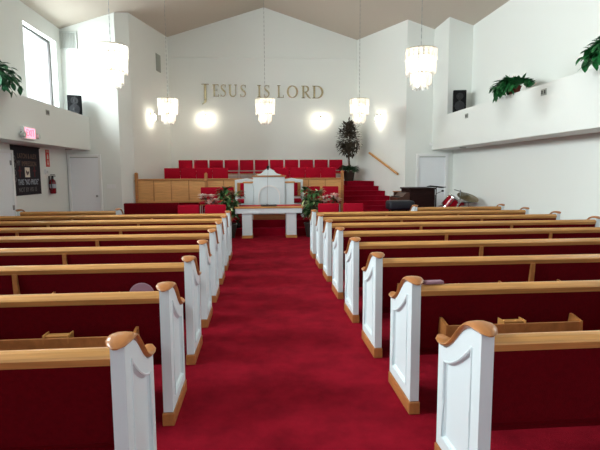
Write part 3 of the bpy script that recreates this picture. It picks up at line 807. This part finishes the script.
# ------------------------------------------------------------------ text helper (built-in font, turned into mesh)
def text_mesh(s, w, h, depth=.004):
    cu = bpy.data.curves.new('t', 'FONT'); cu.body = s; cu.size = 1; cu.extrude = depth/2
    o = bpy.data.objects.new('t', cu); COL.objects.link(o)
    dg = bpy.context.evaluated_depsgraph_get(); me = bpy.data.meshes.new_from_object(o.evaluated_get(dg))
    bm = bm_new(); bm.from_mesh(me); bpy.data.objects.remove(o); bpy.data.curves.remove(cu); bpy.data.meshes.remove(me)
    xs_ = [v.co.x for v in bm.verts]; ys_ = [v.co.y for v in bm.verts]
    x0, x1, y0, y1 = min(xs_), max(xs_), min(ys_), max(ys_)
    for v in bm.verts: v.co = Vector(((v.co.x-(x0+x1)/2)*w/(x1-x0), (v.co.y-(y0+y1)/2)*h/(y1-y0), v.co.z))
    return bm
def on_left(bm, x, y, z):   # text drawn in xy -> reading along +y on a wall facing +x
    for v in bm.verts: v.co = Vector((x+v.co.z, y+v.co.x, z+v.co.y))
    return bm
# banner on the left wall
t = thing('wall_banner', 'black cloth banner with printed lines and small picture on left wall', 'banner', (-XW, 11.40, 1.14))
bm = bm_new(); add_box(bm, .004, .016, -.66, .66, 0, 1.08); obj('cloth', bm, 'banner_black', t)
bm = bm_new(); add_tube(bm, [(.022, -.68, 1.085), (.022, .68, 1.085)], .014, 8); obj('hanging_rod', bm, 'dark_wood', t)
def bline(s, y, z, w, h, m): obj('printed_line', on_left(text_mesh(s, w, h), .019, y, z), m, t)
bline('LATON & ALEX', .05, .875, .88, .11, 'print_tan')
bline('MY', -.36, .715, .16, .11, 'print_grey'); bline('IMPRESSION', .12, .705, .68, .11, 'print_tan')
bline('THIS "NO PRIDE"', .05, .295, .98, .13, 'print_white'); bline('NOT BY HIS 15', .0, .125, .84, .10, 'print_grey')
bm = bm_new(); add_box(bm, .016, .022, -.10, .12, .40, .62); obj('picture', bm, 'print_cream', t)
bm = bm_new(); add_prism(bm, [(-.06, .50), (.0, .44), (.07, .49), (.08, .54), (.01, .52), (-.06, .56)], 'x', .0222, .026); obj('picture_mark', bm, 'mid_wood', t)
for y in (-.33, .36):
    bm = bm_new(); add_box(bm, .016, .021, y-.02, y+.02, .40, .64); add_box(bm, .016, .0205, y-.07, y+.07, .53, .565); obj('cross', bm, 'print_red', t)
bm = bm_new()
for z, r in ((.82, .05), (.66, .055), (.50, .06), (.36, .05)):
    stroke_pts = arcpts(-.55, z, r*.9, r, -2.4, 2.4, 12)
    b2 = bm_new(); stroke(b2, stroke_pts, .022)
    for v in b2.verts: v.co = Vector((.019+v.co.y*.1, v.co.x, v.co.z))
    merge(bm, b2)
obj('scroll_border', bm, 'print_grey', t)
# fire extinguisher sign + extinguisher
t = thing('extinguisher_sign', 'red vertical sign with white arrow above the fire extinguisher', 'sign', (-XW, 12.53, 1.79))
bm = bm_new(); add_box(bm, .001, .008, -.10, .10, 0, .42); obj('sign_plate', bm, 'sign_red', t)
bm = bm_new(); add_prism(bm, [(-.02, .16), (-.02, .09), (-.05, .09), (0, .03), (.05, .09), (.02, .09), (.02, .16)], 'x', .0085, .011); obj('arrow', bm, 'print_cream', t)
obj('sign_text', on_left(text_mesh('FIRE', .15, .05, .002), .0095, 0, .375), 'print_cream', t)
bm = bm_new(); add_box(bm, .0085, .011, -.035, .035, .19, .28); add_box(bm, .0085, .0112, -.015, .015, .28, .31); obj('symbol', bm, 'print_cream', t)
t = thing('fire_extinguisher', 'dark red fire extinguisher hanging on the left wall beside the banner', 'fire extinguisher', (-XW, 12.55, 1.12))
bm = bm_new(); add_lathe(bm, [(.06, 0), (.075, .02), (.075, .28), (.06, .33), (.025, .36)], 18, None, (.085, 0, 0)); obj('tank', bm, 'ext_red', t, smooth=True)
bm = bm_new(); add_lathe(bm, [(.025, .36), (.028, .42), (.015, .43)], 10, None, (.085, 0, 0)); add_box(bm, .03, .16, -.012, .012, .43, .45); add_box(bm, .04, .15, -.012, .012, .465, .48); obj('valve_handle', bm, 'ext_black', t)
bm = bm_new(); add_tube(bm, [(.085, -.02, .42), (.10, -.10, .36), (.10, -.11, .2), (.10, -.09, .1)], .012, 6); obj('hose', bm, 'ext_black', t, smooth=True)
bm = bm_new(); add_lathe(bm, [(.0765, .14), (.0765, .24)], 18, None, (.085, 0, 0)); obj('paper_label', bm, 'print_white', t, smooth=True)
bm = bm_new(); add_box(bm, 0, .02, -.03, .03, .1, .44); obj('wall_bracket', bm, 'ext_black', t)
t = thing('alarm_box', 'small white wall box just above the fire extinguisher', 'wall box', (-XW, 12.37, 1.60))
bm = bm_new(); add_box(bm, .0, .05, -.06, .06, 0, .13); obj('case', bm, 'trim_white', t, bevel=.006)
bm = bm_new(); add_box(bm, .051, .056, -.035, .035, .03, .09); obj('cover', bm, 'vent_grey', t)
# exit sign with emergency lamps on the left bulkhead
t = thing('exit_sign', 'lit pink exit sign with two small emergency lamps on left bulkhead', 'sign', (-XL, 10.1, 2.295))
bm = bm_new(); add_box(bm, 0, .07, -.24, .24, 0, .25); obj('case', bm, 'trim_white', t, bevel=.008)
bm = bm_new(); add_box(bm, .071, .078, -.20, .22, .03, .225); obj('lit_panel', bm, 'exit_panel', t)
obj('sign_text', on_left(text_mesh('EXIT', .34, .13, .004), .081, .01, .128), 'exit_letter', t)
for y in (-.30, .30):
    bm = bm_new(); add_lathe(bm, [(.035, 0), (.055, .05), (.055, .09), (.01, .095)], 14, Matrix.Translation((.03, y, .08)) @ Matrix.Rotation(PI/2, 4, 'Y')); obj('emergency_lamp', bm, 'vent_grey', t, smooth=True)
    bm = bm_new(); add_tube(bm, [(.03, y*.78, .13), (.04, y, .12)], .012, 6); obj('lamp_arm', bm, 'black_plastic', t)
# small sockets on the bulkhead faces and a switch plate
def plate(nm, loc, sx, sy, sz, label, cat, s):
    t = thing(nm, label, cat, loc)
    bm = bm_new(); add_box(bm, *sx, *sy, *sz); obj('plate', bm, 'trim_white', t, bevel=.003)
    return t
for s, y, z, l in ((-1, 11.13, 2.95, 'small grey socket plate on left bulkhead above the exit sign'), (1, 8.3, 3.0, 'small grey socket plate on right bulkhead between the two trailing plants'), (1, 11.5, 2.96, 'small grey socket plate on right bulkhead below the loudspeaker')):
    t = thing('socket_plate', l, 'wall socket', (s*XL, y, z))
    a, b = sorted((-s*.001, -s*.012)); bm = bm_new(); add_box(bm, a, b, -.08, .08, -.055, .055); obj('plate', bm, 'vent_dark', t)
    for k in (-1, 1):
        a, b = sorted((-s*.013, -s*.017)); bm = bm_new(); add_box(bm, a, b, k*.04-.02, k*.04+.02, -.03, .03); obj('socket', bm, 'frame_dark', t)
t = thing('ledge_end_sensor', 'tiny white round sensor at the lower corner of right bulkhead', 'sensor', (XL-.03, 13.83, 2.42))
bm = bm_new(); add_lathe(bm, [(.05, 0), (.05, .03), (.035, .05)], 14, Matrix.Rotation(PI/2, 4, 'X')); obj('case', bm, 'trim_white', t, smooth=True)
t = thing('switch_plate', 'white light switch plate beside the left corner door', 'switch', (-4.33, 13.749, 1.26))
bm = bm_new(); add_box(bm, -.12, .12, -.01, 0, -.055, .055); obj('plate', bm, 'trim_white', t, bevel=.003)
for k in (-1, 0, 1):
    bm = bm_new(); add_box(bm, k*.07-.012, k*.07+.012, -.02, -.0105, -.02, .02); obj('toggle', bm, 'trim_white', t)
# soffit sprinklers / lights
for s, y, l in ((-1, 12.9, 'small round fitting under the left bulkhead above the extinguisher sign'), (1, 12.3, 'small round fitting under the right bulkhead near its far end')):
    t = thing('soffit_fitting', l, 'fitting', (s*5.1, y, ZB))
    bm = bm_new(); add_lathe(bm, [(.07, -.025), (.09, -.001)], 16); obj('cover', bm, 'vent_dark', t, smooth=True)
# air grilles
t = thing('air_grille', 'large slatted air grille high on left corner wall beside the window', 'vent', (-5.26, 13.748, 5.16))
bm = bm_new(); add_box(bm, -.21, .21, -.012, 0, -.22, .22); obj('backing', bm, 'vent_dark', t)
bm = bm_new()
for q in ((-.22, -.19, -.23, .23), (.19, .22, -.23, .23), (-.19, .19, -.23, -.20), (-.19, .19, .20, .23)): add_box(bm, q[0], q[1], -.03, -.0125, q[2], q[3])
obj('frame', bm, 'vent_grey', t)
for k in range(9):
    bm = bm_new(); x = -.16 + k*.04; add_box(bm, -.012, .012, -.004, .004, -.2, .2, Matrix.Translation((x, -.022, 0)) @ Matrix.Rotation(.6, 4, 'Z')); obj('slat', bm, 'vent_grey', t)
t = thing('air_grille', 'small upright air grille on the angled left wall near the back corner', 'vent', (lx(16.1)+.003, 16.1, 5.12), PI/2-aL)
bm = bm_new(); add_box(bm, -.19, .19, -.012, 0, -.27, .27); obj('backing', bm, 'vent_dark', t)
for k in range(10):
    bm = bm_new(); z = -.225+k*.05; add_box(bm, -.17, .17, -.022, -.0125, z-.016, z+.016); obj('slat', bm, 'vent_dark', t)

# ------------------------------------------------------------------ instruments front right
t = thing('organ', 'dark brown organ console seen from its side before the right door', 'organ', (3.95, 12.35, 0))
bm = bm_new(); add_box(bm, -.30, .36, -.25, .55, 0, 1.16); obj('cabinet', bm, 'dark_wood', t, bevel=.01)
bm = bm_new(); add_box(bm, -.33, .39, -.28, .58, 1.161, 1.20); obj('lid', bm, 'dark_wood', t, bevel=.008)
bm = bm_new(); add_prism(bm, [(-.62, .72), (-.302, .72), (-.302, 1.08), (-.40, 1.07), (-.48, .98), (-.62, .95)], 'y', -.22, .52); obj('keydesk', bm, 'mid_wood', t, bevel=.006)
for y in (-.18, .48):
    bm = bm_new(); add_box(bm, -.60, -.52, y-.03, y+.03, 0, .719); obj('leg', bm, 'dark_wood', t)
bm = bm_new(); add_box(bm, -.25, .30, -.262, -.251, .15, 1.05); obj('side_panel', bm, 'dark_wood', t, bevel=.004)
bm = bm_new(); add_box(bm, -.60, -.50, -.15, .46, .95, .975); obj('keyboard', bm, 'black_plastic', t)
t = thing('wood_screen', 'low brown wooden panel between the red stairs and the organ', 'screen', (3.74, 13.05, 0))
bm = bm_new(); add_box(bm, -.25, .25, 0, .05, 0, 1.06); obj('panel', bm, 'mid_wood', t, bevel=.006)
bm = bm_new(); add_box(bm, -.27, .27, -.02, .07, 1.061, 1.09); obj('top_trim', bm, 'oak_trim', t, bevel=.004)
t = thing('padded_bench', 'rounded navy padded bench in front of the organ and stairs', 'bench', (3.20, 11.45, 0))
bm = bm_new(); add_cushion(bm, -.31, .31, -.2, .25, .70, .92, .05); obj('seat', bm, 'navy_vinyl', t, smooth=True)
for x in (-.22, .22):
    for y in (-.13, .18):
        bm = bm_new(); add_tube(bm, [(x, y, .70), (x*1.05, y*1.1, 0)], .02, 8); obj('leg', bm, 'black_plastic', t)
t = thing('music_stand', 'black flat topped music stand between the organ and drums', 'music stand', (4.13, 11.55, 0))
bm = bm_new(); add_box(bm, -.20, .20, -.13, .13, -.006, .006, Matrix.Translation((0, 0, 1.245)) @ Matrix.Rotation(.10, 4, 'Y') @ Matrix.Rotation(-.1, 4, 'X')); obj('desk', bm, 'black_plastic', t)
bm = bm_new(); add_tube(bm, [(0, 0, .1), (0, 0, 1.24)], .012, 8); obj('pole', bm, 'black_plastic', t)
for k in range(3):
    a = k*2.1; bm = bm_new(); add_tube(bm, [(0, 0, .2), (.24*math.cos(a), .24*math.sin(a), .01)], .009, 6); obj('leg', bm, 'black_plastic', t)
def drum(loc, rot, r, h, name, label):
    t = thing(name, label, 'drum', loc, 0)
    M = Matrix.Translation((0, 0, 0)) @ Matrix.Rotation(rot[0], 4, 'X') @ Matrix.Rotation(rot[1], 4, 'Y')
    bm = bm_new(); add_lathe(bm, [(r, -h/2), (r, h/2)], 28, M); obj('shell', bm, 'drum_red', t, smooth=True)
    for z in (-1, 1):
        bm = bm_new(); add_lathe(bm, [(r*1.04, z*h/2-.015), (r*1.04, z*h/2+.015)], 28, M); obj('hoop', bm, 'chrome', t, smooth=True)
        bm = bm_new(); add_lathe(bm, [(r*.99, z*(h/2+.008)), (r*.98, z*(h/2+.018))], 28, M); obj('skin', bm, 'drum_skin', t, smooth=True)
    for k in range(6):
        a = k*PI/3; bm = bm_new(); add_box(bm, r-.002, r+.02, -.012, .012, -h*.42, h*.42, M @ Matrix.Rotation(a, 4, 'Z')); obj('lug', bm, 'chrome', t)
    return t
def legs(t, loc, z, n=3, r=.2):
    for k in range(n):
        a = k*2*PI/n+.5; bm = bm_new(); add_tube(bm, [(.02*math.cos(a), .02*math.sin(a), z), (r*math.cos(a), r*math.sin(a), -loc[2]+.008)], .012, 6); obj('leg', bm, 'chrome', t)
t = drum((4.83, 12.3, .80), (.35, .55), .19, .30, 'tom_drum', 'red tom drum tilted upward left of the cymbal'); legs(t, (0, 0, .80), -.12)
t = drum((4.98, 13.1, .34), (PI/2, 0), .32, .36, 'bass_drum', 'large red bass drum on the floor under the tom drum'); 
t = drum((5.22, 12.75, .76), (.1, -.1), .17, .14, 'snare_drum', 'small red snare drum below the tilted cymbal'); legs(t, (0, 0, .74), -.06)
t = thing('cymbal_stand', 'tilted brass cymbal on chrome stand against the right white wall', 'cymbal', (4.83, 11.65, 0))
M = Matrix.Translation((.16, 0, .975)) @ Matrix.Rotation(.15, 4, 'Y') @ Matrix.Rotation(.42, 4, 'X')
bm = bm_new(); add_lathe(bm, [(.27, -.006), (.27, -.003), (.08, .018), (.05, .04), (.01, .046)], 32, M); obj('cymbal', bm, 'brass_cymbal', t, smooth=True)
bm = bm_new(); add_tube(bm, [(-.1, 0, .05), (-.1, 0, .80), (.02, 0, 1.02)], .012, 8); add_tube(bm, [(-.20, .0, 1.17), (-.04, 0, 1.12), (.19, 0, 1.02)], .010, 8); add_tube(bm, [(-.04, 0, .9), (-.04, 0, 1.16)], .012, 8); obj('stand', bm, 'grey_metal', t, smooth=True)
for k in range(3):
    a = k*2.1; bm = bm_new(); add_tube(bm, [(-.1, 0, .25), (-.1+.24*math.cos(a), .24*math.sin(a), .008)], .01, 6); obj('leg', bm, 'chrome', t)
t = thing('hi_hat', 'flat hi hat cymbals low on a stand by the right wall', 'cymbal', (5.28, 12.25, 0))
for z, nm in ((.80, 'lower_cymbal'), (.825, 'upper_cymbal')):
    bm = bm_new(); add_lathe(bm, [(.17, -.003), (.17, 0), (.05, .012), (.01, .025)], 26, None, (0, 0, z)); obj(nm, bm, 'grey_metal', t, smooth=True)
bm = bm_new(); add_tube(bm, [(0, 0, .05), (0, 0, .9)], .010, 8); obj('rod', bm, 'chrome', t)
for k in range(3):
    a = k*2.1+.3; bm = bm_new(); add_tube(bm, [(0, 0, .25), (.2*math.cos(a), .2*math.sin(a), .008)], .009, 6); obj('leg', bm, 'chrome', t)
t = thing('microphone_stand', 'thin microphone stand with boom left of the red tom drum', 'microphone stand', (4.60, 12.85, 0))
bm = bm_new(); add_tube(bm, [(0, 0, .02), (0, 0, .98), (.03, 0, 1.02), (.17, -.02, 1.08)], .012, 8); obj('pole', bm, 'grey_metal', t)
bm = bm_new(); add_ball(bm, (.19, -.02, 1.09), .028, 2, (1.4, 1, 1)); obj('mic_head', bm, 'black_plastic', t, smooth=True)
bm = bm_new(); add_lathe(bm, [(.13, 0), (.12, .02), (.02, .03)], 18); obj('base', bm, 'black_plastic', t, smooth=True)

# ------------------------------------------------------------------ camera, world, render look
f, pitch, yaw, roll = 479.26, 6.185, 4.675, -.324
cam = bpy.data.cameras.new('camera'); co = bpy.data.objects.new('camera', cam); COL.objects.link(co)
cam.sensor_fit = 'HORIZONTAL'; cam.sensor_width = 36; cam.lens = 36*f/600
pi_, ya, ro = map(math.radians, (pitch, yaw, roll))
fw = Vector((math.sin(ya)*math.cos(pi_), math.cos(ya)*math.cos(pi_), -math.sin(pi_)))
rt = Vector((math.cos(ya), -math.sin(ya), 0)); up = rt.cross(fw)
rt, up = rt*math.cos(ro)+up*math.sin(ro), -rt*math.sin(ro)+up*math.cos(ro)
Mx = Matrix((rt, up, -fw)).transposed().to_4x4(); Mx.translation = (-.1958, 0, 1.6)
co.matrix_world = Mx; cam.clip_start = .05
scn.camera = co
w = bpy.data.worlds.new('World'); scn.world = w; w.use_nodes = True
bg = w.node_tree.nodes['Background']; bg.inputs[0].default_value = (.86, .95, 1.0, 1); bg.inputs[1].default_value = .36
scn.view_settings.view_transform = 'Standard'; scn.view_settings.look = 'None'; scn.view_settings.gamma = 1; scn.view_settings.use_curve_mapping = False
scn.view_settings.exposure = 1.42
scn.cycles.use_denoising = True
scn.cycles.max_bounces = 10; scn.cycles.diffuse_bounces = 6; scn.cycles.transparent_max_bounces = 24
scn.cycles.sample_clamp_indirect = 6
